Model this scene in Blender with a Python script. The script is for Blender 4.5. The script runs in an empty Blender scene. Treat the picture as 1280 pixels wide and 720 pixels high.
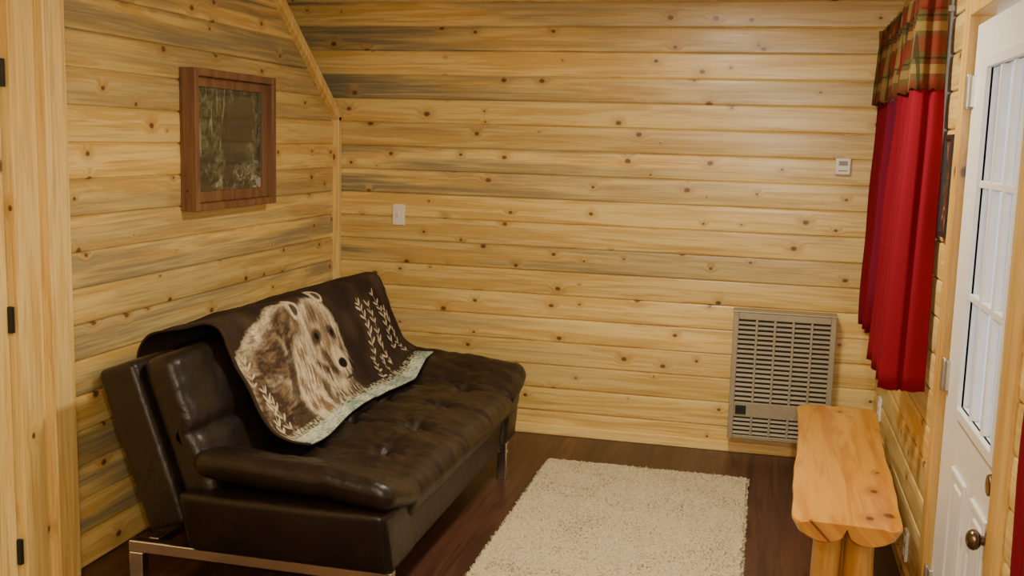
import bpy, math, random
from mathutils import Vector, Matrix, noise
random.seed(4)
S=bpy.context.scene
# ---------------------------------------------------------------- helpers
def empty(name,parent=None):
    o=bpy.data.objects.new(name,None); S.collection.objects.link(o)
    if parent: o.parent=parent
    return o
def mk(name,verts,faces,mat=None,parent=None,smooth=False):
    me=bpy.data.meshes.new(name); me.from_pydata([tuple(v) for v in verts],[],faces); me.update()
    if mat: me.materials.append(mat)
    if smooth:
        for p in me.polygons: p.use_smooth=True
    o=bpy.data.objects.new(name,me); S.collection.objects.link(o)
    if parent: o.parent=parent
    return o
BF=[(0,3,2,1),(4,5,6,7),(0,1,5,4),(1,2,6,5),(2,3,7,6),(3,0,4,7)]
def boxvf(lo,hi):
    x0,y0,z0=lo;x1,y1,z1=hi
    return [(x0,y0,z0),(x1,y0,z0),(x1,y1,z0),(x0,y1,z0),(x0,y0,z1),(x1,y0,z1),(x1,y1,z1),(x0,y1,z1)]
def boxes(name,lst,mat,parent=None,bevel=0,fn=None):
    V=[];F=[]
    for lo,hi in lst:
        b=len(V); V+=boxvf(lo,hi); F+=[tuple(i+b for i in f) for f in BF]
    if fn: V=[fn(Vector(v)) for v in V]
    o=mk(name,V,F,mat,parent)
    if bevel:
        m=o.modifiers.new('bev','BEVEL'); m.width=bevel; m.segments=2
    return o
def rbox(name,lo,hi,r,mat,parent=None,puff=(0,0,0),seg=12,warp=None):
    lo=Vector(lo);hi=Vector(hi);c=(lo+hi)/2;h=(hi-lo)/2
    A=[]
    for a in range(3):
        rr=min(r,h[a]*.98)
        n=max(2,int(seg*(h[a]/max(h))))
        l=[-h[a],-h[a]+rr*.35,-h[a]+rr*.7]+[-(h[a]-rr)+2*(h[a]-rr)*i/n for i in range(n+1)]+[h[a]-rr*.7,h[a]-rr*.35,h[a]]
        A.append(l)
    V=[];key={};F=[]
    def vid(p):
        k=(round(p[0],5),round(p[1],5),round(p[2],5))
        if k not in key:
            key[k]=len(V)
            q=[0,0,0];ln=0;inn=[0,0,0]
            for a in range(3):
                rr=min(r,h[a]*.98)
                inn[a]=max(-(h[a]-rr),min(h[a]-rr,p[a])); q[a]=(p[a]-inn[a])/rr; ln+=q[a]**2
            ln=math.sqrt(ln)
            w=[0,0,0]
            for a in range(3):
                rr=min(r,h[a]*.98)
                w[a]=inn[a]+(q[a]/ln*rr if ln>0 else 0)
            u=[w[a]/h[a] for a in range(3)]
            for a in range(3):
                b,d=[i for i in range(3) if i!=a]
                w[a]+=puff[a]*u[a]*(1-u[b]**2)*(1-u[d]**2)
            P=c+Vector(w)
            if warp: P=Vector(warp(P))
            V.append(P)
        return key[k]
    for a in range(3):
        b,d=[(1,2),(2,0),(0,1)][a]
        for s in (-1,1):
            for i in range(len(A[b])-1):
                for j in range(len(A[d])-1):
                    q=[]
                    for (ii,jj) in ((i,j),(i+1,j),(i+1,j+1),(i,j+1)):
                        p=[0,0,0];p[a]=s*h[a];p[b]=A[b][ii];p[d]=A[d][jj];q.append(vid(p))
                    if s<0:q.reverse()
                    F.append(tuple(q))
    return mk(name,V,F,mat,parent,True)
def cyl(name,p0,p1,r0,r1,mat,parent=None,n=20,wob=0,rings=8):
    p0=Vector(p0);p1=Vector(p1);d=(p1-p0).normalized()
    a=d.orthogonal().normalized();b=d.cross(a)
    V=[];F=[]
    for k in range(rings+1):
        t=k/rings
        for i in range(n):
            an=2*math.pi*i/n
            r=(r0+(r1-r0)*t)*(1+wob*noise.noise(Vector((math.cos(an)*1.2,math.sin(an)*1.2,t*3+p0.x*9))))
            V.append(p0+(p1-p0)*t+a*math.cos(an)*r+b*math.sin(an)*r)
    for k in range(rings):
        for i in range(n):
            F.append((k*n+i,k*n+(i+1)%n,(k+1)*n+(i+1)%n,(k+1)*n+i))
    F.append(tuple(reversed(range(n))));F.append(tuple(rings*n+i for i in range(n)))
    o=mk(name,V,F,mat,parent,True)
    m=o.modifiers.new('b','BEVEL');m.width=min(r0,r1)*.12;m.segments=2;m.limit_method='ANGLE'
    return o
# ---------------------------------------------------------------- node helpers
class NT:
    def __init__(s,name):
        s.m=bpy.data.materials.new(name);s.m.use_nodes=True;s.t=s.m.node_tree
        s.b=s.t.nodes['Principled BSDF']
    def n(s,ty,**k):
        x=s.t.nodes.new(ty)
        for a,v in k.items(): setattr(x,a,v)
        return x
    def put(s,sock,v):
        if isinstance(v,bpy.types.NodeSocket): s.t.links.new(v,sock)
        elif isinstance(v,(tuple,list)):
            sock.default_value=(tuple(v)+(1,))[:4] if sock.type=='RGBA' else tuple(v)
        else: sock.default_value=v
    def M(s,op,a,b=0,c=None):
        x=s.n('ShaderNodeMath',operation=op);s.put(x.inputs[0],a);s.put(x.inputs[1],b)
        if c is not None:s.put(x.inputs[2],c)
        return x.outputs[0]
    def mr(s,v,a,b,c=0,d=1,smooth=True):
        x=s.n('ShaderNodeMapRange');x.interpolation_type='SMOOTHSTEP' if smooth else 'LINEAR'
        for i,q in enumerate((v,a,b,c,d)): s.put(x.inputs[i],q)
        return x.outputs[0]
    def mix(s,f,a,b,mode='MIX'):
        x=s.n('ShaderNodeMix',data_type='RGBA',blend_type=mode)
        s.put(x.inputs[0],f);s.put(x.inputs[6],a);s.put(x.inputs[7],b)
        return x.outputs[2]
    def vec(s,x,y,z=0):
        c=s.n('ShaderNodeCombineXYZ');s.put(c.inputs[0],x);s.put(c.inputs[1],y);s.put(c.inputs[2],z);return c.outputs[0]
    def noise(s,v,scale=1,detail=4,rough=.55,dist=0):
        x=s.n('ShaderNodeTexNoise');s.put(x.inputs['Vector'],v)
        x.inputs['Scale'].default_value=scale;x.inputs['Detail'].default_value=detail
        x.inputs['Roughness'].default_value=rough;x.inputs['Distortion'].default_value=dist
        return x.outputs['Fac']
    def pos(s):
        x=s.n('ShaderNodeTexCoord');y=s.n('ShaderNodeSeparateXYZ');s.t.links.new(x.outputs['Object'],y.inputs[0])
        return x.outputs['Object'],y.outputs
    def bump(s,h,st=.3,d=.002):
        x=s.n('ShaderNodeBump');x.inputs['Strength'].default_value=st;x.inputs['Distance'].default_value=d
        s.put(x.inputs['Height'],h);s.t.links.new(x.outputs[0],s.b.inputs['Normal'])
    def fin(s,col=None,rough=None,metal=None,coat=None):
        if col is not None:s.put(s.b.inputs['Base Color'],col)
        if rough is not None:s.put(s.b.inputs['Roughness'],rough)
        if metal is not None:s.put(s.b.inputs['Metallic'],metal)
        if coat is not None:
            s.b.inputs['Coat Weight'].default_value=coat;s.b.inputs['Coat Roughness'].default_value=.22
        return s.m
def plain(name,col,rough=.5,metal=0,var=.12,sc=30):
    t=NT(name);v,_=t.pos();n=t.noise(v,sc,3)
    f=t.mr(n,.3,.7,1-var,1+var)
    c=t.mix(1.0,(*col,1),t.vec(f,f,f),'MULTIPLY')
    return t.fin(c,rough,metal)
def wood(name,along='X',cross='Z',h=None,light=(.87,.64,.225),mid=(.72,.455,.118),dark=(.34,.165,.038),
         stain_shade=0.0,knots=1.0,rough=.42,seed=0,coat=.2,ks=.165,off=0.0,tone=.26,stc=(.245,.21,.125),gs=1.0,rows=()):
    t=NT(name);_,p=t.pos();ix={'X':0,'Y':1,'Z':2}
    U=p[ix[along]];C=p[ix[cross[0]]]
    for c in cross[1:]: C=t.M('ADD',C,p[ix[c]])
    idx=t.M('FLOOR',t.M('DIVIDE',t.M('SUBTRACT',C,off),h)) if h else t.M('MULTIPLY',C,0)
    wn=t.n('ShaderNodeTexWhiteNoise',noise_dimensions='1D');t.put(wn.inputs['W'],t.M('ADD',idx,seed+.37))
    sc=t.n('ShaderNodeSeparateColor');t.put(sc.inputs[0],wn.outputs['Color'])
    r1=wn.outputs['Value'];r2,r3=sc.outputs[1],sc.outputs[2]
    Uo=t.M('ADD',U,t.M('MULTIPLY',r1,31));Cc=t.M('ADD',C,t.M('MULTIPLY',idx,5.31))
    vo=t.n('ShaderNodeTexVoronoi',feature='F1',voronoi_dimensions='2D');vo.inputs['Scale'].default_value=1
    t.put(vo.inputs['Vector'],t.vec(t.M('MULTIPLY',Uo,.75/ks),t.M('MULTIPLY',Cc,1/ks),0))
    vs=t.n('ShaderNodeSeparateColor');t.put(vs.inputs[0],vo.outputs['Color'])
    on=t.M('GREATER_THAN',vs.outputs[0],.42)
    size=t.mr(vs.outputs[0],.42,1,.022,.10*max(knots,.01),False)
    D=t.M('ADD',vo.outputs['Distance'],t.M('MULTIPLY',t.M('SUBTRACT',t.noise(t.vec(t.M('MULTIPLY',Uo,60),t.M('MULTIPLY',Cc,60),0),1,2),.5),.03))
    if knots<=0: on=t.M('MULTIPLY',on,0)
    km=t.M('MULTIPLY',t.mr(D,t.M('MULTIPLY',size,.5),t.M('MULTIPLY',size,1.1),1,0),on)
    halo=t.M('MULTIPLY',t.mr(D,size,t.M('ADD',t.M('MULTIPLY',size,3.2),.05),1,0),on)
    Cb=t.M('ADD',Cc,t.M('MULTIPLY',halo,.025))
    g1=t.noise(t.vec(t.M('MULTIPLY',Uo,1.1),t.M('MULTIPLY',Cb,17*gs),seed),1,5,.62,1.1)
    g2=t.noise(t.vec(t.M('MULTIPLY',Uo,3.5),t.M('MULTIPLY',Cb,190*gs),seed+3),1,3,.6,.3)
    g3=t.noise(t.vec(t.M('MULTIPLY',Uo,1.6),t.M('MULTIPLY',Cb,60*gs),seed+5),1,3,.6,.8)
    col=t.mix(t.mr(g1,.44,.60),light,mid)
    col=t.mix(t.M('MULTIPLY',t.mr(g3,.52,.66),.40),col,(dark[0]*1.35,dark[1]*1.3,dark[2]*1.2))
    col=t.mix(t.M('MULTIPLY',t.mr(g2,.45,.75),.25),col,dark)
    if stain_shade:
        # some boards are blue-stained, by number from the floor; top rows carry painted shade
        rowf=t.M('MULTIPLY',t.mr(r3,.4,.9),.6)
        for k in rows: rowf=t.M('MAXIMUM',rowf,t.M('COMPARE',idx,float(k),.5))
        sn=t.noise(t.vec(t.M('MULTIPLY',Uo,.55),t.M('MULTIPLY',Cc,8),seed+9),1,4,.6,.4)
        sf=t.M('MULTIPLY',t.mr(sn,.38,.56),t.M('MULTIPLY',rowf,stain_shade))
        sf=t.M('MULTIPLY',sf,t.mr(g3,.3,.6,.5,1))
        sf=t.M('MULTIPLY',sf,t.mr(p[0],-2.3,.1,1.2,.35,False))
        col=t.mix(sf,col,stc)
    col=t.mix(t.M('MULTIPLY',halo,.45),col,(mid[0]*.72,mid[1]*.6,mid[2]*.55))
    col=t.mix(t.M('MULTIPLY',km,.95),col,(dark[0]*.40,dark[1]*.34,dark[2]*.45))
    f=t.mr(r2,0,1,1-tone,1+tone*.3,False)
    col=t.mix(1.0,col,t.vec(f,f,f),'MULTIPLY')
    t.bump(g2,.15,.001)
    return t.fin(col,rough,0,coat)
# ---------------------------------------------------------------- materials
BH=.133
M_back=wood('pine_siding_back','X','Z',BH,stain_shade=.85,seed=2,rows=(7,10,11,14,16,17),coat=.25,rough=.38)
M_side=wood('pine_siding_side','Y','Z',BH,stain_shade=.72,seed=11,rows=(1,2,3,5,6,8,15,16,17))
TL,TM=(.90,.67,.25),(.80,.53,.16)
M_trimV=wood('pine_trim_vertical','Z','XY',None,light=TL,mid=TM,knots=.6,seed=5,ks=.3)
M_trimH=wood('pine_trim_horizontal','X','ZY',None,light=TL,mid=TM,knots=.6,seed=7,ks=.3)
M_trimY=wood('pine_trim_depth','Y','ZX',None,light=TL,mid=TM,knots=.6,seed=8,ks=.3)
M_trimD=wood('pine_trim_door','Z','XY',None,light=(.80,.50,.14),mid=(.70,.38,.08),knots=.6,seed=9,ks=.3)
M_bench=wood('bench_pine','Y','XZ',None,light=(.72,.335,.042),mid=(.58,.225,.024),dark=(.33,.105,.012),knots=1.0,rough=.3,coat=.4,seed=15,ks=.22,gs=.6)
M_benchV=wood('bench_pine_leg','Z','XY',None,light=(.72,.37,.075),mid=(.56,.25,.042),dark=(.33,.13,.025),rough=.3,seed=17,ks=.24)
M_floor=wood('laminate_floor','Y','X',.125,light=(.105,.041,.020),mid=(.062,.023,.012),dark=(.020,.009,.006),knots=0,rough=.46,coat=.08,seed=21,tone=.45)
M_door2=wood('pine_door','Z','Y',.15,light=TL,mid=TM,seed=31,ks=.3,knots=.8)
M_frame=wood('rustic_frame_wood','Z','YX',None,light=(.26,.125,.055),mid=(.17,.075,.032),dark=(.06,.025,.012),knots=.3,seed=33,rough=.45,coat=.1)
M_ceil=wood('ceiling_pine','Y','X',BH,seed=40)
M_chrome=plain('chrome',(.75,.73,.70),.16,1,.03)
M_steel=plain('hinge_steel',(.5,.48,.45),.35,.9,.05)
M_bronze=plain('bronze_knob',(.16,.11,.07),.28,.9,.08)
M_black=plain('black_metal',(.02,.02,.02),.4,.3)
M_white=plain('door_white_paint',(.74,.73,.68),.35,0,.03)
M_plate=plain('ivory_plastic',(.80,.76,.64),.35,0,.03)
M_heat=plain('heater_enamel',(.34,.29,.195),.42,.15,.05)
M_heatd=plain('heater_dark',(.03,.026,.02),.6,.1,.1)
def leather():
    t=NT('brown_leather');v,p=t.pos()
    n1=t.noise(v,7,4,.5,.5);n2=t.noise(v,260,2);n3=t.noise(v,22,3,.5,1.2)
    col=t.mix(t.mr(n1,.3,.75),(.0092,.0056,.004),(.017,.010,.007))
    h=t.M('ADD',t.M('ADD',t.M('MULTIPLY',n1,.7),t.M('MULTIPLY',n3,.3)),t.M('MULTIPLY',n2,.03))
    t.bump(h,.36,.02)
    t.b.inputs['Specular IOR Level'].default_value=.42
    return t.fin(col,t.mr(n2,.3,.7,.36,.46),0)
M_lea=leather()
def rugm():
    t=NT('cream_shag');v,p=t.pos()
    n=t.noise(v,110,4,.7);n2=t.noise(v,6,3)
    c=t.mix(t.mr(n,.2,.7),(.36,.285,.165),(.62,.525,.345));c=t.mix(t.M('MULTIPLY',t.mr(n2,.4,.7),.15),c,(.45,.37,.23))
    t.bump(n,.5,.006);return t.fin(c,.95)
M_rug=rugm()
def redm():
    t=NT('red_curtain_fabric');v,p=t.pos();n=t.noise(v,300,2)
    c=t.mix(n,(.14,.002,.009),(.205,.004,.014));t.bump(n,.2,.001)
    t.b.inputs['Specular IOR Level'].default_value=.15
    return t.fin(c,.9)
M_red=redm()
def plaid():
    t=NT('plaid_fabric');v,p=t.pos()
    def band(c,per,a,b,o=0):
        f=t.M('FRACT',t.M('DIVIDE',t.M('ADD',c,o+10),per))
        return t.M('MULTIPLY',t.M('GREATER_THAN',f,a),t.M('LESS_THAN',f,b))
    y,z=t.M('ADD',p[1],t.M('MULTIPLY',p[0],1.0)),p[2]
    c=(.075,.056,.017,1)
    c=t.mix(t.M('MULTIPLY',band(y,.16,.0,.36),.6),c,(.12,.010,.007))
    c=t.mix(t.M('MULTIPLY',band(z,.15,.0,.36),.5),c,(.15,.012,.008))
    c=t.mix(t.M('MULTIPLY',band(y,.16,.5,.72),.55),c,(.24,.15,.046))
    c=t.mix(t.M('MULTIPLY',band(z,.15,.5,.72),.55),c,(.24,.15,.046))
    c=t.mix(t.M('MULTIPLY',band(y,.16,.84,.89),.8),c,(.02,.02,.008))
    c=t.mix(t.M('MULTIPLY',band(z,.15,.84,.89),.8),c,(.02,.02,.008))
    t.b.inputs['Specular IOR Level'].default_value=.15
    return t.fin(c,.9)
M_plaid=plaid()
def glass():
    t=NT('window_glass');o=t.t.nodes['Material Output']
    tr=t.n('ShaderNodeBsdfTransparent');gl=t.n('ShaderNodeBsdfGlossy');gl.inputs['Roughness'].default_value=.03
    mx=t.n('ShaderNodeMixShader');mx.inputs[0].default_value=.08
    t.t.links.new(tr.outputs[0],mx.inputs[1]);t.t.links.new(gl.outputs[0],mx.inputs[2]);t.t.links.new(mx.outputs[0],o.inputs[0])
    return t.m
M_glass=glass()
def forest():
    t=NT('forest_print');_,p=t.pos();y,z=p[1],p[2]
    trunks=t.noise(t.vec(t.M('MULTIPLY',y,24),t.M('MULTIPLY',z,2.5),1),1,3,.6,.9)
    leaf=t.noise(t.vec(t.M('MULTIPLY',y,22),t.M('MULTIPLY',z,22),2),1,6,.8,1)
    big=t.noise(t.vec(t.M('MULTIPLY',y,6),t.M('MULTIPLY',z,4),12.6),1,3,.5,.5)
    c=t.mix(t.mr(leaf,.38,.66),(.012,.015,.009),(.13,.16,.065))
    c=t.mix(t.M('MULTIPLY',t.M('MULTIPLY',t.mr(trunks,.58,.63),t.mr(y,4.25,4.5,1,.25)),.75),c,(.30,.285,.22))
    low=t.mr(z,1.42,1.60,1,0)
    w=t.noise(t.vec(t.M('MULTIPLY',y,9),t.M('MULTIPLY',z,11),5),1,5,.75,2.2)
    c=t.mix(t.M('MULTIPLY',t.M('MULTIPLY',t.mr(w,.52,.62),low),.75),c,(.46,.45,.37))
    c=t.mix(t.M('MULTIPLY',t.mr(big,.47,.56),.82),c,(.032,.022,.015))
    return t.fin(c,.06,0,.5)
M_forest=forest()
def abst():
    t=NT('warm_print');v,p=t.pos();n=t.noise(v,14,4,.6,1.5)
    c=t.mix(t.mr(n,.45,.62),(.03,.018,.012),(.36,.10,.03));c=t.mix(t.mr(n,.62,.72),c,(.5,.36,.12))
    return t.fin(c,.25)
M_abst=abst()
# ---------------------------------------------------------------- room dimensions
XL,XR,YB,YN,ZC=-2.43,.63,5.70,-1.8,2.50
prof=[(0,0),(.018,.0008),(.036,.0085),(.055,.0098),(.15,.0106),(.3,.0112),(.5,.0115),(.7,.0112),(.86,.0106),(.95,.0098),(.972,.0085),(.988,.0008),(1,0)]
def siding(name,plane,pos,nrm,u0,u1,mat,zmax=ZC,holes=(),u1f=None,flip=False):
    V=[];F=[]
    k=0
    while k*BH<zmax-1e-4:
        za=k*BH;zb=min((k+1)*BH,zmax);zm=(za+zb)/2
        ints=[[u0,u1]]
        for (a,b,c,d) in holes:
            if c<zm<d:
                new=[]
                for s in ints:
                    if b<=s[0] or a>=s[1]: new.append(s)
                    else:
                        if a>s[0]:new.append([s[0],a])
                        if b<s[1]:new.append([b,s[1]])
                ints=new
        for s in ints:
            base=len(V)
            for (t,d) in prof:
                z=za+BH*t
                if z>zb: z=zb
                e=s[1]
                if u1f and s[1]==u1: e=u1f(z)
                for u in (s[0],e):
                    V.append((u,pos+nrm*d,z) if plane=='x' else (pos+nrm*d,u,z))
            for i in range(len(prof)-1):
                F.append((base+2*i,base+2*i+1,base+2*i+3,base+2*i+2))
        k+=1
    return mk(name,V,F,mat)
XS=-3.4
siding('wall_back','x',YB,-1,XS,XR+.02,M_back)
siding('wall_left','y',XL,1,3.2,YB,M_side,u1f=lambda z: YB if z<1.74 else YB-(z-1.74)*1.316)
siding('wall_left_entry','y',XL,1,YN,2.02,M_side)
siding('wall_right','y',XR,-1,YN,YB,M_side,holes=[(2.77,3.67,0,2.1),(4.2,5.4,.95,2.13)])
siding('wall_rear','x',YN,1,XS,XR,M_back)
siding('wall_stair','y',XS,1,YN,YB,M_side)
boxes('floor',[((XS-.1,YN-.1,-.06),(XR+.15,YB+.1,0))],M_floor)
boxes('ceiling',[((XS-.1,YN-.1,ZC),(XR+.15,YB+.1,ZC+.06))],M_ceil)
boxes('baseboard_back',[((XL+.03,YB-.028,0),(XR-.02,YB-.0,.055))],M_trimH,bevel=.004)
boxes('baseboard_right',[((XR-.026,3.77,0),(XR,YB-.03,.055))],M_trimY,bevel=.004)
boxes('wall_left_header',[((XL-.02,2.02,2.08),(XL+.012,2.97,ZC))],M_side)
boxes('wall_left_jamb',[((XL-.02,2.97,0),(XL+.008,3.21,ZC))],M_trimV)
boxes('trim_1',[((XL+.002,3.13,0),(XL+.042,3.245,ZC))],M_trimV,bevel=.004)
boxes('trim_2',[((XL+.002,2.975,0),(XL+.030,3.085,ZC))],M_trimV,bevel=.004)
boxes('trim_3',[((XL,YB-.058,0),(XL+.046,YB-.012,1.755))],M_trimV,bevel=.004)
def diag(name):
    a=Vector((0,YB-.02,1.74));d=Vector((0,-1.316,1)).normalized();n=Vector((0,d.z,-d.y))*-1
    L=(ZC-1.74)/d.z
    V=[]
    for s in (0,L):
        for x in (XL-.01,XL+.046):
            for w in (-.026,.026):
                q=a+d*s+n*w;V.append((x,q.y,q.z))
    F=[(0,1,3,2),(4,6,7,5),(0,2,6,4),(1,5,7,3),(0,4,5,1),(2,3,7,6)]
    o=mk(name,V,F,M_trimV);m=o.modifiers.new('b','BEVEL');m.width=.004
diag('trim_4')
d2=empty('door_2')
boxes('slab',[((XL-.03,2.09,.01),(XL+.006,2.955,2.06))],M_door2,d2,.003)
for i,z in enumerate((.2,1.01,1.82)):
    boxes('hinge_%d'%(i+1),[((XL+.004,2.950,z-.045),(XL+.022,2.966,z+.045))],M_black,d2,.002)
boxes('trim_5',[((XL,2.0,0),(XL+.03,2.09,2.16)),((XL,2.09,2.07),(XL+.03,2.975,2.16))],M_trimV,bevel=.004)
# ---------------------------------------------------------------- entry door
d1=empty('door_1')
ya,yb=2.79,3.65;x0,x1=XR-.005,XR+.04
ga,gb,gz0,gz1=2.885,3.385,.875,1.90
L=[((x0,ya,.03),(x1,ga,2.05)),((x0,gb,.03),(x1,yb,2.05)),((x0,ga,.03),(x1,gb,gz0)),((x0,ga,gz1),(x1,gb,2.05))]
boxes('slab',L,M_white,d1)
w=.035
boxes('glazing_frame',[((x0-.014,ga-w,gz0-w),(x0+.01,ga,gz1+w)),((x0-.014,gb,gz0-w),(x0+.01,gb+w,gz1+w)),
    ((x0-.014,ga,gz0-w),(x0+.01,gb,gz0)),((x0-.014,ga,gz1),(x0+.01,gb,gz1+w))],M_white,d1,.004)
mm=[]
for i in (1,2):
    y=ga+(gb-ga)*i/3;mm.append(((x0-.006,y-.011,gz0),(x0+.02,y+.011,gz1)))
    z=gz0+(gz1-gz0)*i/3;mm.append(((x0-.005,ga,z-.011),(x0+.019,gb,z+.011)))
boxes('muntins',mm,M_white,d1,.003)
boxes('glass_pane',[((x0+.012,ga,gz0),(x0+.016,gb,gz1))],M_glass,d1)
pl=[]
for (a,b) in ((2.89,3.10),(3.20,3.41)):
    for (c,dd) in ((.22,.68),):
        pl+=[((x0-.01,a,c),(x0+.005,a+.02,dd)),((x0-.01,b-.02,c),(x0+.005,b,dd)),((x0-.01,a+.02,c),(x0+.005,b-.02,c+.02)),((x0-.01,a+.02,dd-.02),(x0+.005,b-.02,dd)),
             ((x0-.007,a+.045,c+.045),(x0+.005,b-.045,dd-.045))]
boxes('raised_panels',pl,M_white,d1,.003)
for i,z in enumerate((.2,.921,1.843)):
    boxes('hinge_%d'%(i+1),[((x0-.012,yb-.03,z-.05),(x0+.004,yb+.012,z+.05))],M_steel,d1,.003)
    cyl('hinge_pin_%d'%(i+1),(x0-.014,yb+.004,z-.055),(x0-.014,yb+.004,z+.055),.007,.007,M_steel,d1)
cyl('deadbolt',(x0,2.835,.80),(x0-.022,2.835,.80),.032,.028,M_bronze,d1)
cyl('knob_rose',(x0,2.835,.65),(x0-.010,2.835,.65),.034,.03,M_bronze,d1)
cyl('knob_neck',(x0-.008,2.835,.65),(x0-.032,2.835,.65),.013,.013,M_bronze,d1)
rbox('knob',(x0-.062,2.808,.623),(x0-.024,2.862,.677),.025,M_bronze,d1,seg=3)
boxes('trim_6',[((XR-.032,3.665,0),(XR+.05,3.755,2.17)),((XR-.032,2.685,0),(XR+.05,2.775,2.17)),((XR-.032,2.775,2.08),(XR+.05,3.665,2.17))],M_trimD,bevel=.004)
w1=empty('window_1')
a,b,c,d=4.2,5.4,.95,2.13
boxes('frame',[((XR-.02,a-.07,c-.07),(XR+.05,a,d+.07)),((XR-.02,b,c-.07),(XR+.05,b+.07,d+.07)),((XR-.02,a,c-.07),(XR+.05,b,c)),((XR-.02,a,d),(XR+.05,b,d+.07)),
  ((XR+.005,(a+b)/2-.02,c),(XR+.04,(a+b)/2+.02,d))],M_white,w1,.004)
boxes('glass_pane',[((XR+.02,a,c),(XR+.024,b,d))],M_glass,w1)
# ---------------------------------------------------------------- curtains
def cr(P,n):
    out=[]
    for i in range(len(P)-1):
        p0=P[max(i-1,0)];p1=P[i];p2=P[i+1];p3=P[min(i+2,len(P)-1)]
        for k in range(n):
            t=k/n
            out.append(tuple(.5*((2*p1[j])+(-p0[j]+p2[j])*t+(2*p0[j]-5*p1[j]+4*p2[j]-p3[j])*t*t+(-p0[j]+3*p1[j]-3*p2[j]+p3[j])*t**3) for j in (0,1)))
    out.append(P[-1]);return out
def curtain(name,top,bot,z0,z1,mat,parent,rows=24,wave=0):
    T=cr(top,8);B=cr(bot,8);n=len(T);V=[];F=[]
    for r in range(rows+1):
        t=r/rows;z=z1+(z0-z1)*t
        for i in range(n):
            f=t**.8
            x=T[i][0]*(1-f)+B[i][0]*f;y=T[i][1]*(1-f)+B[i][1]*f
            x+=.010*noise.noise(Vector((y*7,z*2.5,3)))
            zz=z+ (wave*math.sin(i*.9) if r==rows else 0)
            V.append((x,y,zz))
    for r in range(rows):
        for i in range(n-1):
            F.append((r*n+i,r*n+i+1,(r+1)*n+i+1,(r+1)*n+i))
    o=mk(name,V,F,mat,parent,True)
    m=o.modifiers.new('s','SOLIDIFY');m.thickness=.003
    return o
def folds(y0,y1,n,xo,xi,ret=None):
    P=[]
    if ret is not None:
        xm=xo+(ret-xo)*.45
        P+=[(ret,y0-.004),(xm+.022,y0-.014),(xm,y0+.004),(xm-.02,y0-.012)]
    for i in range(2*n+1):
        y=y0+(y1-y0)*i/(2*n)+(.012 if i==0 else 0)
        P.append(((xo if i%2==0 else xi)+random.uniform(-.008,.008),y+random.uniform(-.012,.012)))
    return P
cu=empty('window_curtain')
curtain('panel_near',folds(4.08,4.62,3,.520,.565,.60),folds(3.97,4.52,3,.448,.50,.605),.785,2.16,M_red,cu,wave=.002)
curtain('panel_far',folds(5.10,5.60,3,.525,.57),folds(5.18,5.60,3,.495,.56),.785,2.16,M_red,cu)
curtain('valance',folds(4.06,5.61,13,.505,.535,.60),folds(4.04,5.62,13,.488,.522,.60),1.87,2.15,M_plaid,cu,rows=8,wave=.004)
curtain('valance_header',folds(4.06,5.61,26,.512,.53,.60),folds(4.06,5.61,26,.505,.528,.60),2.15,2.235,M_plaid,cu,rows=5)
cyl('rod',(.555,4.10,2.16),(.555,5.60,2.16),.009,.009,M_white,cu)
boxes('rod_brackets',[((.55,4.11,2.15),(XR,4.125,2.17)),((.55,5.58,2.15),(XR,5.595,2.17))],M_white,cu)
cu2=empty('window_curtain')
curtain('panel',folds(1.9,2.41,4,.575,.605),folds(1.9,2.43,4,.570,.60),.45,1.9,M_red,cu2)
cyl('rod',(.59,1.85,1.9),(.59,2.42,1.9),.009,.009,M_white,cu2)
boxes('rod_bracket',[((.59,2.405,1.89),(XR,2.415,1.91))],M_white,cu2)
# ---------------------------------------------------------------- sofa
so=empty('futon_sofa')
th=math.radians(19.6)
up=Vector((-math.sin(th),0,math.cos(th)));fn=Vector((math.cos(th),0,math.sin(th)))
def lean(cx,cz):
    return lambda P: Vector((cx,P.y,cz))+fn*P.x+up*P.z
rbox('back_shell',(-.078,3.13,-.30),(.078,5.27,.30),.028,M_lea,so,puff=(.008,0,0),seg=16,warp=lean(-2.055,.553))
def backw(P):
    q=Vector(P)
    if P.x>0:
        q.x-=.020*math.exp(-((P.z+.02)/.02)**2)
        for yy in (3.62,4.18,4.74): q.x-=.02*math.exp(-((P.y-yy)/.03)**2)
        q.x+=.008*noise.noise(Vector((P.y*6,P.z*9,0)))+.004*noise.noise(Vector((P.y*20,P.z*24,0)))
    return lean(-1.92,.62)(q)
rbox('back_cushion',(-.072,3.15,-.265),(.068,5.24,.27),.05,M_lea,so,puff=(.012,0,0),seg=100,warp=backw)
XF=-1.12
rbox('base',(-1.93,3.24,.17),(XF-.04,4.90,.36),.02,M_lea,so,seg=10)
tx=(-1.34,-1.62);ty=(3.62,3.98,4.34,4.70)
def seatw(P):
    z=P.z
    if P.z>.40:
        for a in tx:
            for b in ty:
                d=math.hypot(P.x-a,P.y-b);z-=.030*math.exp(-(d/.05)**2)
                if d<.16:
                    an=math.atan2(P.y-b,P.x-a);z+=.006*math.sin(an*7+a*9+b*5)*math.exp(-((d-.05)/.045)**2)
        for b in ty: z-=.007*math.exp(-((P.y-b)/.015)**2)
        for a in tx: z-=.007*math.exp(-((P.x-a)/.015)**2)
        z+=.012*noise.noise(Vector((P.x*7,P.y*7,1)))+.006*noise.noise(Vector((P.x*20,P.y*20,1)))
    z-=.02*max(0,(P.x-XF+.18))/.2
    return (P.x+.006*noise.noise(Vector((P.y*7,P.z*8,2))),P.y,z)
rbox('seat_cushion',(-1.95,3.30,.335),(XF,4.98,.475),.06,M_lea,so,puff=(.01,0,.014),seg=130,warp=seatw)
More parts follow.
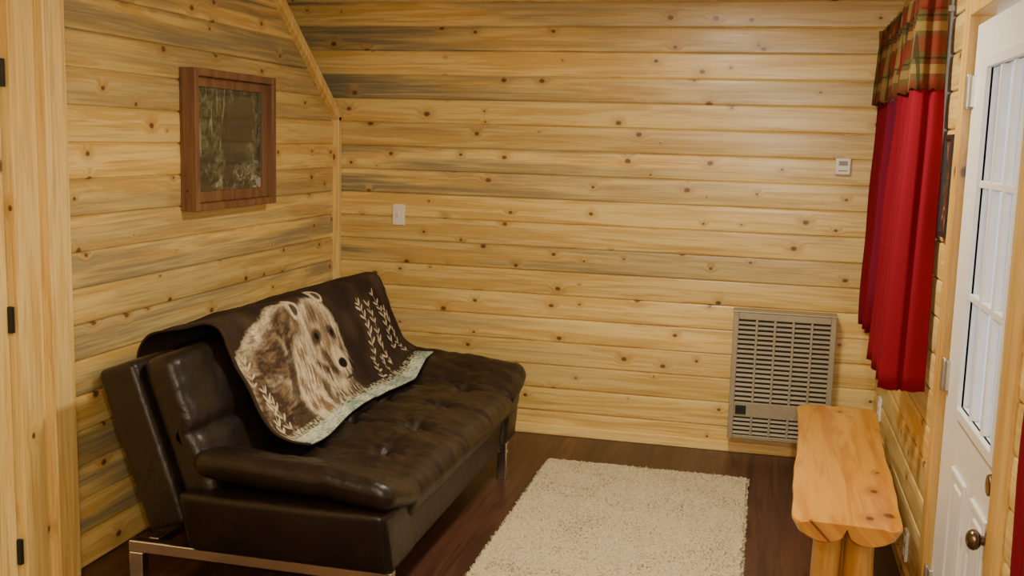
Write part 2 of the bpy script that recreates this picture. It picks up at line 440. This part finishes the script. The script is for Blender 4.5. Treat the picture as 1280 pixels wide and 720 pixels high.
for nm,s in (('near',-1),('far',1)):
    def wa(P,s=s): return (P.x,P.y+s*(P.z-.19)*.32,P.z)
    if s<0:
        rbox('arm_box_near',(-1.90,3.16,.185),(XF-.02,3.42,.425),.03,M_lea,so,puff=(.006,.014,0),seg=14,warp=wa)
    else:
        rbox('arm_box_far',(-1.93,4.72,.185),(XF-.02,4.955,.44),.03,M_lea,so,puff=(.006,.014,0),seg=14,warp=wa)
    yc=3.26 if s<0 else 4.92
    def wp(P,s=s,yc=yc):
        o=s*(P.y-yc)
        z=P.z+o*.28
        for a in tx:
            z-=.010*math.exp(-((P.x-a)/.03)**2)*(1 if P.z>.46 else 0)*max(0,.5-o*3)
        z+=.012*noise.noise(Vector((P.x*6,P.y*6,5)))+.006*noise.noise(Vector((P.x*18,P.y*18,5)))
        z-=.03*max(0,P.x-XF+.25)/.25
        z+=.025*max(0,-1.45-P.x)/.4
        return (P.x,P.y,z)
    rbox('arm_pad_'+nm,(-1.84,yc-.175,.42),(XF,yc+.175,.52),.049,M_lea,so,puff=(.01,.006,.012),seg=70,warp=wp)
for nm,y in (('near',3.21),('far',4.83)):
    boxes('chrome_frame_'+nm,[((-2.15,y-.022,.145),(XF-.03,y+.022,.188)),((-2.15,y-.022,.0),(-2.095,y+.022,.145)),((XF-.075,y-.022,0),(XF-.03,y+.022,.145))],M_chrome,so,.004)
boxes('chrome_rail',[((-2.10,3.24,.15),(-2.06,4.80,.185)),((XF-.1,3.24,.15),(XF-.07,4.80,.172))],M_chrome,so,.003)
# ---------------------------------------------------------------- blanket
def blanket():
    path=[(-1.61,.505),(-1.67,.512),(-1.73,.545),(-1.775,.62),(-1.825,.74),(-1.875,.86),(-1.915,.925),(-1.975,.945),(-2.06,.925),(-2.15,.905),(-2.225,.875),(-2.265,.80),(-2.245,.70)]
    P=cr(path,12)
    s=[0]
    for i in range(1,len(P)): s.append(s[-1]+math.dist(P[i],P[i-1]))
    Lp=s[-1];Nv=330;Nu=620;y0,y1=3.42,5.03
    pts=[];j=0
    for i in range(Nv+1):
        q=Lp*i/Nv
        while j<len(s)-2 and s[j+1]<q:j+=1
        f=(q-s[j])/(s[j+1]-s[j]);pts.append((P[j][0]*(1-f)+P[j+1][0]*f,P[j][1]*(1-f)+P[j+1][1]*f,q))
    def el(U,V,cx,cy,rx,ry,rot=0):
        c,sn=math.cos(rot),math.sin(rot);a=U-cx;b=V-cy
        return math.hypot((a*c+b*sn)/rx,(-a*sn+b*c)/ry)
    leaves=[]
    rl=random.Random(7)
    def sprig(x,y,ang,n,sz,bend=.08):
        px,py=x,y
        for k in range(n):
            ca,sa=math.cos(ang),math.sin(ang)
            for sd in (-1,1):
                a2=ang+sd*rl.uniform(.45,1.0);q=sz*rl.uniform(.40,.60)
                o=rl.uniform(0,.5)
                ox=px+ca*sz*o;oy=py+sa*sz*o
                leaves.append((ox+math.cos(a2)*q*1.15,oy+math.sin(a2)*q*1.15,q,q*.27,a2))
            leaves.append((px+ca*sz*.5,py+sa*sz*.5,sz*.6,sz*.05,ang))
            px+=ca*sz*1.0;py+=sa*sz*1.0;ang+=bend
    sprig(.05,.09,1.15,5,.044,.10);sprig(.12,.06,1.5,5,.038,.06);sprig(.035,.30,1.2,4,.034,.1)
    sprig(1.17,.20,1.2,7,.042,.09);sprig(1.30,.12,1.7,8,.042,-.05);sprig(1.43,.18,1.4,8,.04,.05);sprig(1.08,.09,1.0,4,.032,.1);sprig(1.22,.07,1.3,4,.032,.1)
    sprig(1.52,.12,1.6,8,.036,.02)
    bg=(.020,.0115,.0075);cream=(.66,.55,.37);tan=(.20,.13,.072);brown=(.058,.035,.020)
    def cl(f): return max(0,min(1,f))
    def mixc(a,b,f):
        f=cl(f);return tuple(a[i]*(1-f)+b[i]*f for i in range(3))
    def fur(U,V,ang):
        U+=.012*noise.noise(Vector((U*9,V*9,31)));V+=.012*noise.noise(Vector((U*9,V*9,47)))
        c,sn=math.cos(ang),math.sin(ang);a=(U*c+V*sn);b=(-U*sn+V*c)
        return .5*noise.noise(Vector((a*10,b*36,2)))+.55*noise.noise(Vector((a*20,b*85,3)))+.35*noise.noise(Vector((a*45,b*150,5)))
    def al(e,w=.10):
        t=cl((1-e)/w);return t*t*(3-2*t)
    def color(U0,V0):
        nz=noise.noise(Vector((U0*90,V0*90,0)));lo=noise.noise(Vector((U0*4.5,V0*4.5,9)));md=noise.noise(Vector((U0*12,V0*12,2)))
        # bear drawn slightly enlarged about the head, body stretched toward the near end
        U=.73+(U0-.745)/1.17
        if U<.60: U=.60-(.60-U)*.90
        V=.33+(V0-.335)/1.10
        c=mixc(bg,brown,.35+lo*.8+md*.5)
        fa=fur(U,V,-.45+U*.8)
        e=min(el(U,V,.36,.33,.30,.19,.30),el(U,V,.52,.42,.21,.15,-.05),el(U,V,.27,.18,.18,.19,0))
        a=al(e+.13*fa,.12)
        if a>0:
            coat=mixc(brown,tan,.50+fa*1.5+lo*1.1)
            coat=mixc(coat,cream,cl((e-.62)/.34)*(.85+fa)+cl(md*1.2-.08)*(.6+fa))
            c=mixc(c,coat,a)
        c=mixc(c,bg,.75*al(el(U,V,.34,.10,.10,.11,-.2)+.25*fa,.35))
        c=mixc(c,bg,.65*al(el(U,V,.42,.30,.03,.17,-.45)+.3*fa,.4))
        fb=fur(U,V,1.25)
        e=el(U,V,.52,.20,.125,.25,-.28)
        leg=mixc(tan,cream,.48+fb*1.6+md*.8+.35*cl(e-.5)*2)
        c=mixc(c,leg,al(e+.14*fb,.2))
        c=mixc(c,brown,.8*al(el(U,V,.575,.13,.022,.17,-.22)+.3*fb,.4))
        e=el(U,V,.70,.11,.13,.14,.15)
        c=mixc(c,mixc(brown,cream,.42+fb*1.5-.3*(1-e)),al(e+.16*fb,.25))
        fc=fur(U,V,1.5+(U-.73)*2.5)
        e=el(U,V,.725,.345,.170,.215,-.12)
        c=mixc(c,mixc(brown,cream,.88+fc*1.2-max(0,.95-e)*2.4),al(e+.18*fc,.14))
        for (cx,cy,r) in ((.605,.525,.052),(.830,.552,.046)):
            e=el(U,V,cx,cy,r,r*1.1)
            c=mixc(c,mixc(tan,cream,.8+fc),al(e+.12*fc,.18))
            c=mixc(c,bg,.9*al(el(U,V,cx+.004,cy-.008,r*.55,r*.62),.3))
        e=el(U,V,.728,.395,.138,.160,-.1)
        face=mixc(tan,cream,.20+fc*1.1+md*.5+cl((e-.5)*1.6)*.75)
        c=mixc(c,face,al(e+.08*fc,.16))
        c=mixc(c,brown,.7*al(el(U,V,.72,.485,.045,.075,-.12)+.3*fc,.6))
        c=mixc(c,tan,.8*al(el(U,V,.742,.36,.030,.11,-.12)+.2*fc,.6))
        c=mixc(c,brown,.85*al(el(U,V,.695,.275,.030,.075,.35)+.2*fc,.5))
        c=mixc(c,brown,.6*al(el(U,V,.845,.29,.022,.07,-.4)+.2*fc,.5))
        m=el(U,V,.775,.262,.070,.082,-.1)
        c=mixc(c,mixc(cream,tan,.20-fc*.8+cl(m-.6)*1.4),al(m+.06*fc,.25))
        for (cx,cy,ro) in ((.680,.385,.45),(.806,.376,-.55)):
            c=mixc(c,brown,.95*al(el(U,V,cx,cy,.046,.032,ro)/1.25+.1*fc,.5))
            c=mixc(c,(.006,.004,.003),al(el(U,V,cx,cy,.020,.017),.25))
        c=mixc(c,(.008,.006,.005),al(el(U,V,.786,.244,.038,.027),.25))
        c=mixc(c,bg,al(el(U,V,.783,.205,.006,.022),.4))
        c=mixc(c,bg,.9*al(el(U,V,.782,.180,.046,.009,.08),.4))
        c=mixc(c,brown,.7*al(el(U,V,.775,.155,.05,.022),.5))
        for (lx,ly,a_,b_,an) in leaves:
            if abs(U0-lx)<.05 and abs(V0-ly)<.05:
                q=el(U0,V0,lx,ly,a_,b_,an)
                if q<1.1: c=mixc(c,mixc(cream,tan,.15+nz*.5),al(q/1.1,.3))
        if V0<.06: c=mixc((.20,.29,.24),(.56,.58,.44),.5+md*1.1+nz)
        elif V0<.09: c=mixc(c,(.40,.40,.27),.6+nz*1.5+fb*1.2-(V0-.06)*16)
        if U0<.018 or U0>1.592: c=mixc(bg,brown,.5)
        k=1+nz*.3
        return tuple(max(0.004,v*k) for v in c)
    V=[];C=[];F=[]
    for i in range(Nv+1):
        x,z,q=pts[i]
        for k in range(Nu+1):
            u=k/Nu;y=y0+(y1-y0)*u
            dn=.020*noise.noise(Vector((y*3.3,q*4,7)))+.009*noise.noise(Vector((y*10,q*7,2)))+.010
            yy=y+ (.06-.02*u)*max(0,1-q/.5) +.008*noise.noise(Vector((q*6,u*2,1)))
            zz=z+max(0,dn)*.9
            xx=x+max(0,dn)*.8+(.02*math.sin(u*9+1)+.02*noise.noise(Vector((u*5,0,3))))*max(0,1-q/.12)
            if yy>4.72 and z<.62: zz+=.045*min(1,(yy-4.72)/.2)*(.62-z)/.12
            if yy<3.50 and z<.62: zz+=.035*min(1,(3.50-yy)/.12)*(.62-z)/.12
            V.append((xx,yy,zz));C.append(color((y-y0),q))
    W=Nu+1
    for i in range(Nv):
        for k in range(Nu):F.append((i*W+k,(i+1)*W+k,(i+1)*W+k+1,i*W+k+1))
    t=NT('fleece_blanket');at=t.n('ShaderNodeAttribute',attribute_name='Col');v,_=t.pos()
    n=t.noise(v,380,2,.7);t.bump(n,.6,.003)
    t.b.inputs['Specular IOR Level'].default_value=.2
    m=t.fin(at.outputs['Color'],.9)
    o=mk('bear_throw_blanket',V,F,m,None,True)
    ca=o.data.color_attributes.new('Col','FLOAT_COLOR','POINT')
    for i,c in enumerate(C): ca.data[i].color=(*c,1)
    md=o.modifiers.new('s','SOLIDIFY');md.thickness=.008;md.offset=1
blanket()
# ---------------------------------------------------------------- rug
def rug():
    xa,xb,ya,yb=-1.015,.0,3.48,5.18;nx,ny=150,250;V=[];F=[]
    for j in range(ny+1):
        for i in range(nx+1):
            x=xa+(xb-xa)*i/nx;y=ya+(yb-ya)*j/ny
            e=min(i,nx-i,j,ny-j)
            z=.004 if e==0 else .016+random.uniform(0,.006)+.004*noise.noise(Vector((x*5,y*5,0)))
            V.append((x+random.uniform(-.002,.002)+.008*noise.noise(Vector((y*12,0,i/nx*3))),y+random.uniform(-.002,.002)+.008*noise.noise(Vector((x*12,5,j/ny*3))),z))
    W=nx+1
    for j in range(ny):
        for i in range(nx):F.append((j*W+i,j*W+i+1,(j+1)*W+i+1,(j+1)*W+i))
    for k in range(15000):
        if k<2500:
            s=random.random();ed=random.randint(0,3)
            x,y=[(xa,ya+s*(yb-ya)),(xb,ya+s*(yb-ya)),(xa+s*(xb-xa),ya),(xa+s*(xb-xa),yb)][ed]
            z=.006
        else:
            x=random.uniform(xa,xb);y=random.uniform(ya,yb);z=.017
        an=random.uniform(0,6.28);l=random.uniform(.005,.012);w=.0025
        dx,dy=math.cos(an),math.sin(an);b=len(V)
        V+=[(x-dy*w,y+dx*w,z),(x+dy*w,y-dx*w,z),(x+dx*l+dy*w*.6,y+dy*l-dx*w*.6,z+.005),(x+dx*l-dy*w*.6,y+dy*l+dx*w*.6,z+.006)]
        F.append((b,b+1,b+2,b+3))
    mk('shag_rug',V,F,M_rug)
rug()
# ---------------------------------------------------------------- bench
def bench():
    e=empty('log_bench')
    A=Vector((.322,3.41,0));B=Vector((.389,5.04,0))
    V=[];F=[]
    def section(hw,th):
        pts=[]
        for i in range(11):
            f=-1+2*i/10;x=f*hw
            z=.45-(.006 if abs(f)>.95 else 0)
            pts.append((x,z))
        for i in range(21):
            f=1-2*i/20
            l=abs(abs(f)-.5)/.5
            pts.append((f*hw*1.015,.45-.014-th*math.sqrt(max(0,1-l*l))))
        return pts
    N=60
    d=(B-A).normalized();s=Vector((d.y,-d.x,0))
    for k in range(N+1):
        t=k/N;t=.5-.5*math.cos(math.pi*t)
        dist=t*(B-A).length
        e0=min(dist,(B-A).length-dist)
        rnd=1 if e0>.06 else .80+.20*math.sqrt(max(0,1-(1-e0/.06)**2))
        hw=(.168+.006*math.sin(t*7)+.005*noise.noise(Vector((t*9,0,0)))+.008*t)*rnd
        for (x,z) in section(hw,.05):
            q=A+d*dist+s*x;V.append((q.x,q.y,z))
    m=32
    for k in range(N):
        for i in range(m):F.append((k*m+i,k*m+(i+1)%m,(k+1)*m+(i+1)%m,(k+1)*m+i))
    F.append(tuple(range(m))[::-1]);F.append(tuple(N*m+i for i in range(m)))
    mk('seat_slab',V,F,M_bench,e)
    for nm,dist in (('near',.17),('far',1.42)):
        for j,o2 in enumerate((-.05,.05)):
            q=A+d*dist+s*o2
            cyl('leg_%s_%d'%(nm,j+1),(q.x+ s.x*o2*.15,q.y,0),(q.x,q.y,.415),.052,.047,M_benchV,e,wob=.06)
    q=A+d*.17;r=A+d*1.42
    cyl('stretcher',(q.x,q.y,.16),(r.x,r.y,.16),.032,.032,M_bench,e,wob=.08)
bench()
# ---------------------------------------------------------------- wall heater
def heater():
    e=empty('wall_heater')
    xa,xb,za,zb=-.122,.40,.105,.785;yf=5.575;yw=5.686
    boxes('cabinet',[((xa+.001,yf+.024,za+.001),(xb-.001,yw,zb-.001)),],M_heat,e)
    boxes('dark_core',[((xa+.026,yf+.018,za+.02),(xb-.026,yf+.030,zb-.03))],M_heatd,e)
    fr=[((xa,yf,za),(xa+.028,yf+.026,zb)),((xb-.028,yf,za),(xb,yf+.026,zb)),((xa+.028,yf,zb-.035),(xb-.028,yf+.026,zb)),((xa+.028,yf,za),(xb-.028,yf+.026,za+.02)),
        ((xa+.028,yf+.001,.225),(xb-.028,yf+.022,.305))]
    boxes('front_frame',fr,M_heat,e,.003)
    def slats(name,z0,z1,n):
        V=[];F=[]
        for i in range(n):
            z=z0+(z1-z0)*(i+.5)/n;hh=(z1-z0)/n*.22
            b=len(V)
            for x in (xa+.028,xb-.028):
                V+=[(x,yf+.002,z-hh),(x,yf+.012,z+hh),(x,yf+.015,z+hh),(x,yf+.005,z-hh-.002)]
            F+=[(b,b+4,b+5,b+1),(b+1,b+5,b+6,b+2),(b+2,b+6,b+7,b+3),(b+3,b+7,b+4,b)]
        mk(name,V,F,M_heat,e)
    slats('upper_louvers',.31,.745,17);slats('lower_louvers',.127,.222,4)
    vb=[]
    for f in (.2,.4,.6,.8):
        x=xa+.028+(xb-xa-.056)*f;vb.append(((x-.006,yf-.001,.306),(x+.006,yf+.017,.749)));vb.append(((x-.006,yf-.001,.126),(x+.006,yf+.017,.224)))
    boxes('louver_dividers',vb,M_heat,e,.002)
    boxes('badge',[((xa+.035,yf-.004,.240),(xa+.09,yf+.002,.288))],M_black,e,.001)
    boxes('top_cap',[((xa-.004,yf-.004,zb+.0005),(xb+.004,yw,zb+.010))],M_heat,e,.003)
heater()
# ---------------------------------------------------------------- small wall items
sw=empty('light_switch')
boxes('plate',[((-2.068,YB-.021,1.15),(-1.995,YB-.010,1.27))],M_plate,sw,.003)
boxes('toggle',[((-2.037,YB-.033,1.197),(-2.026,YB-.02,1.222))],M_plate,sw,.002)
ts=empty('thermostat')
boxes('housing',[((.342,YB-.042,1.52),(.418,YB-.010,1.605))],M_plate,ts,.006)
boxes('dial_window',[((.358,YB-.046,1.568),(.402,YB-.040,1.590)),((.358,YB-.046,1.538),(.402,YB-.040,1.543))],plain('thermostat_grey',(.3,.25,.2),.4),ts,.002)
for (y,z) in ((5.36,.38),(4.17,.13)):
    po=empty('power_outlet')
    boxes('plate',[((XR-.022,y-.037,z-.058),(XR-.010,y+.037,z+.058))],M_plate,po,.003)
    boxes('sockets',[((XR-.025,y-.015,z+.012),(XR-.02,y+.015,z+.038)),((XR-.025,y-.015,z-.038),(XR-.02,y+.015,z-.012))],M_white,po,.002)
def frame(name,xw,sgn,y0,y1,z0,z1,dep,w,print_m,fm,inset=.02):
    e=empty(name)
    xa,xb=sorted((xw,xw+sgn*dep))
    boxes('frame_rails',[((xa,y0,z0),(xb,y0+w,z1)),((xa,y1-w,z0),(xb,y1,z1)),((xa,y0+w,z0),(xb,y1-w,z0+w)),((xa,y0+w,z1-w),(xb,y1-w,z1))],fm,e,.003)
    xp=xw+sgn*inset
    x2,x3=sorted((xw+sgn*.003,xp))
    boxes('print',[((x2,y0+w*.9,z0+w*.9),(x3,y1-w*.9,z1-w*.9))],print_m,e)
    return e
fe=frame('framed_forest_picture',XL+.012,1,4.02,4.77,1.31,1.915,.075,.032,M_frame,M_frame)
boxes('inner_frame',[((XL+.03,4.052,1.342),(XL+.055,4.10,1.883)),((XL+.03,4.69,1.342),(XL+.055,4.738,1.883)),((XL+.03,4.10,1.342),(XL+.055,4.69,1.39)),((XL+.03,4.10,1.84),(XL+.055,4.69,1.883))],M_frame,fe,.003)
boxes('forest_print',[((XL+.03,4.095,1.385),(XL+.042,4.695,1.845))],M_forest,fe)
frame('framed_picture',XR-.012,-1,3.78,3.945,1.36,1.71,.022,.018,M_abst,M_black,.012)
# ---------------------------------------------------------------- camera
cam=bpy.data.cameras.new('camera');co=bpy.data.objects.new('camera',cam);S.collection.objects.link(co)
cam.sensor_width=36;cam.lens=36*1310/1280;cam.clip_start=.05
R=Matrix(((.9714,-.0596,.2293),(.2353,.1294,-.9632),(.02775,.98976,.1398)))
co.matrix_world=Matrix.Translation((0,0,1.65))@R.to_4x4()
S.camera=co
# ---------------------------------------------------------------- lights
def area(name,loc,rot,sx,sy,pw,col):
    l=bpy.data.lights.new(name,'AREA');l.shape='RECTANGLE';l.size=sx;l.size_y=sy;l.energy=pw;l.color=col
    o=bpy.data.objects.new(name,l);S.collection.objects.link(o);o.location=loc;o.rotation_euler=rot
area('ceiling_light_main',(-.30,3.7,2.46),(0,0,0),.3,.3,56,(1,.90,.70))
area('ceiling_light_entry',(-.9,.6,2.46),(0,0,0),.5,.5,32,(1,.90,.70))
l=bpy.data.lights.new('camera_flash','POINT');l.energy=135;l.shadow_soft_size=.03;l.color=(1,.96,.86)
o=bpy.data.objects.new('camera_flash',l);S.collection.objects.link(o);o.location=(.10,-.02,1.76)
W=bpy.data.worlds.new('world');S.world=W;W.use_nodes=True
b=W.node_tree.nodes['Background'];b.inputs[0].default_value=(.78,.86,1,1);b.inputs[1].default_value=1.3
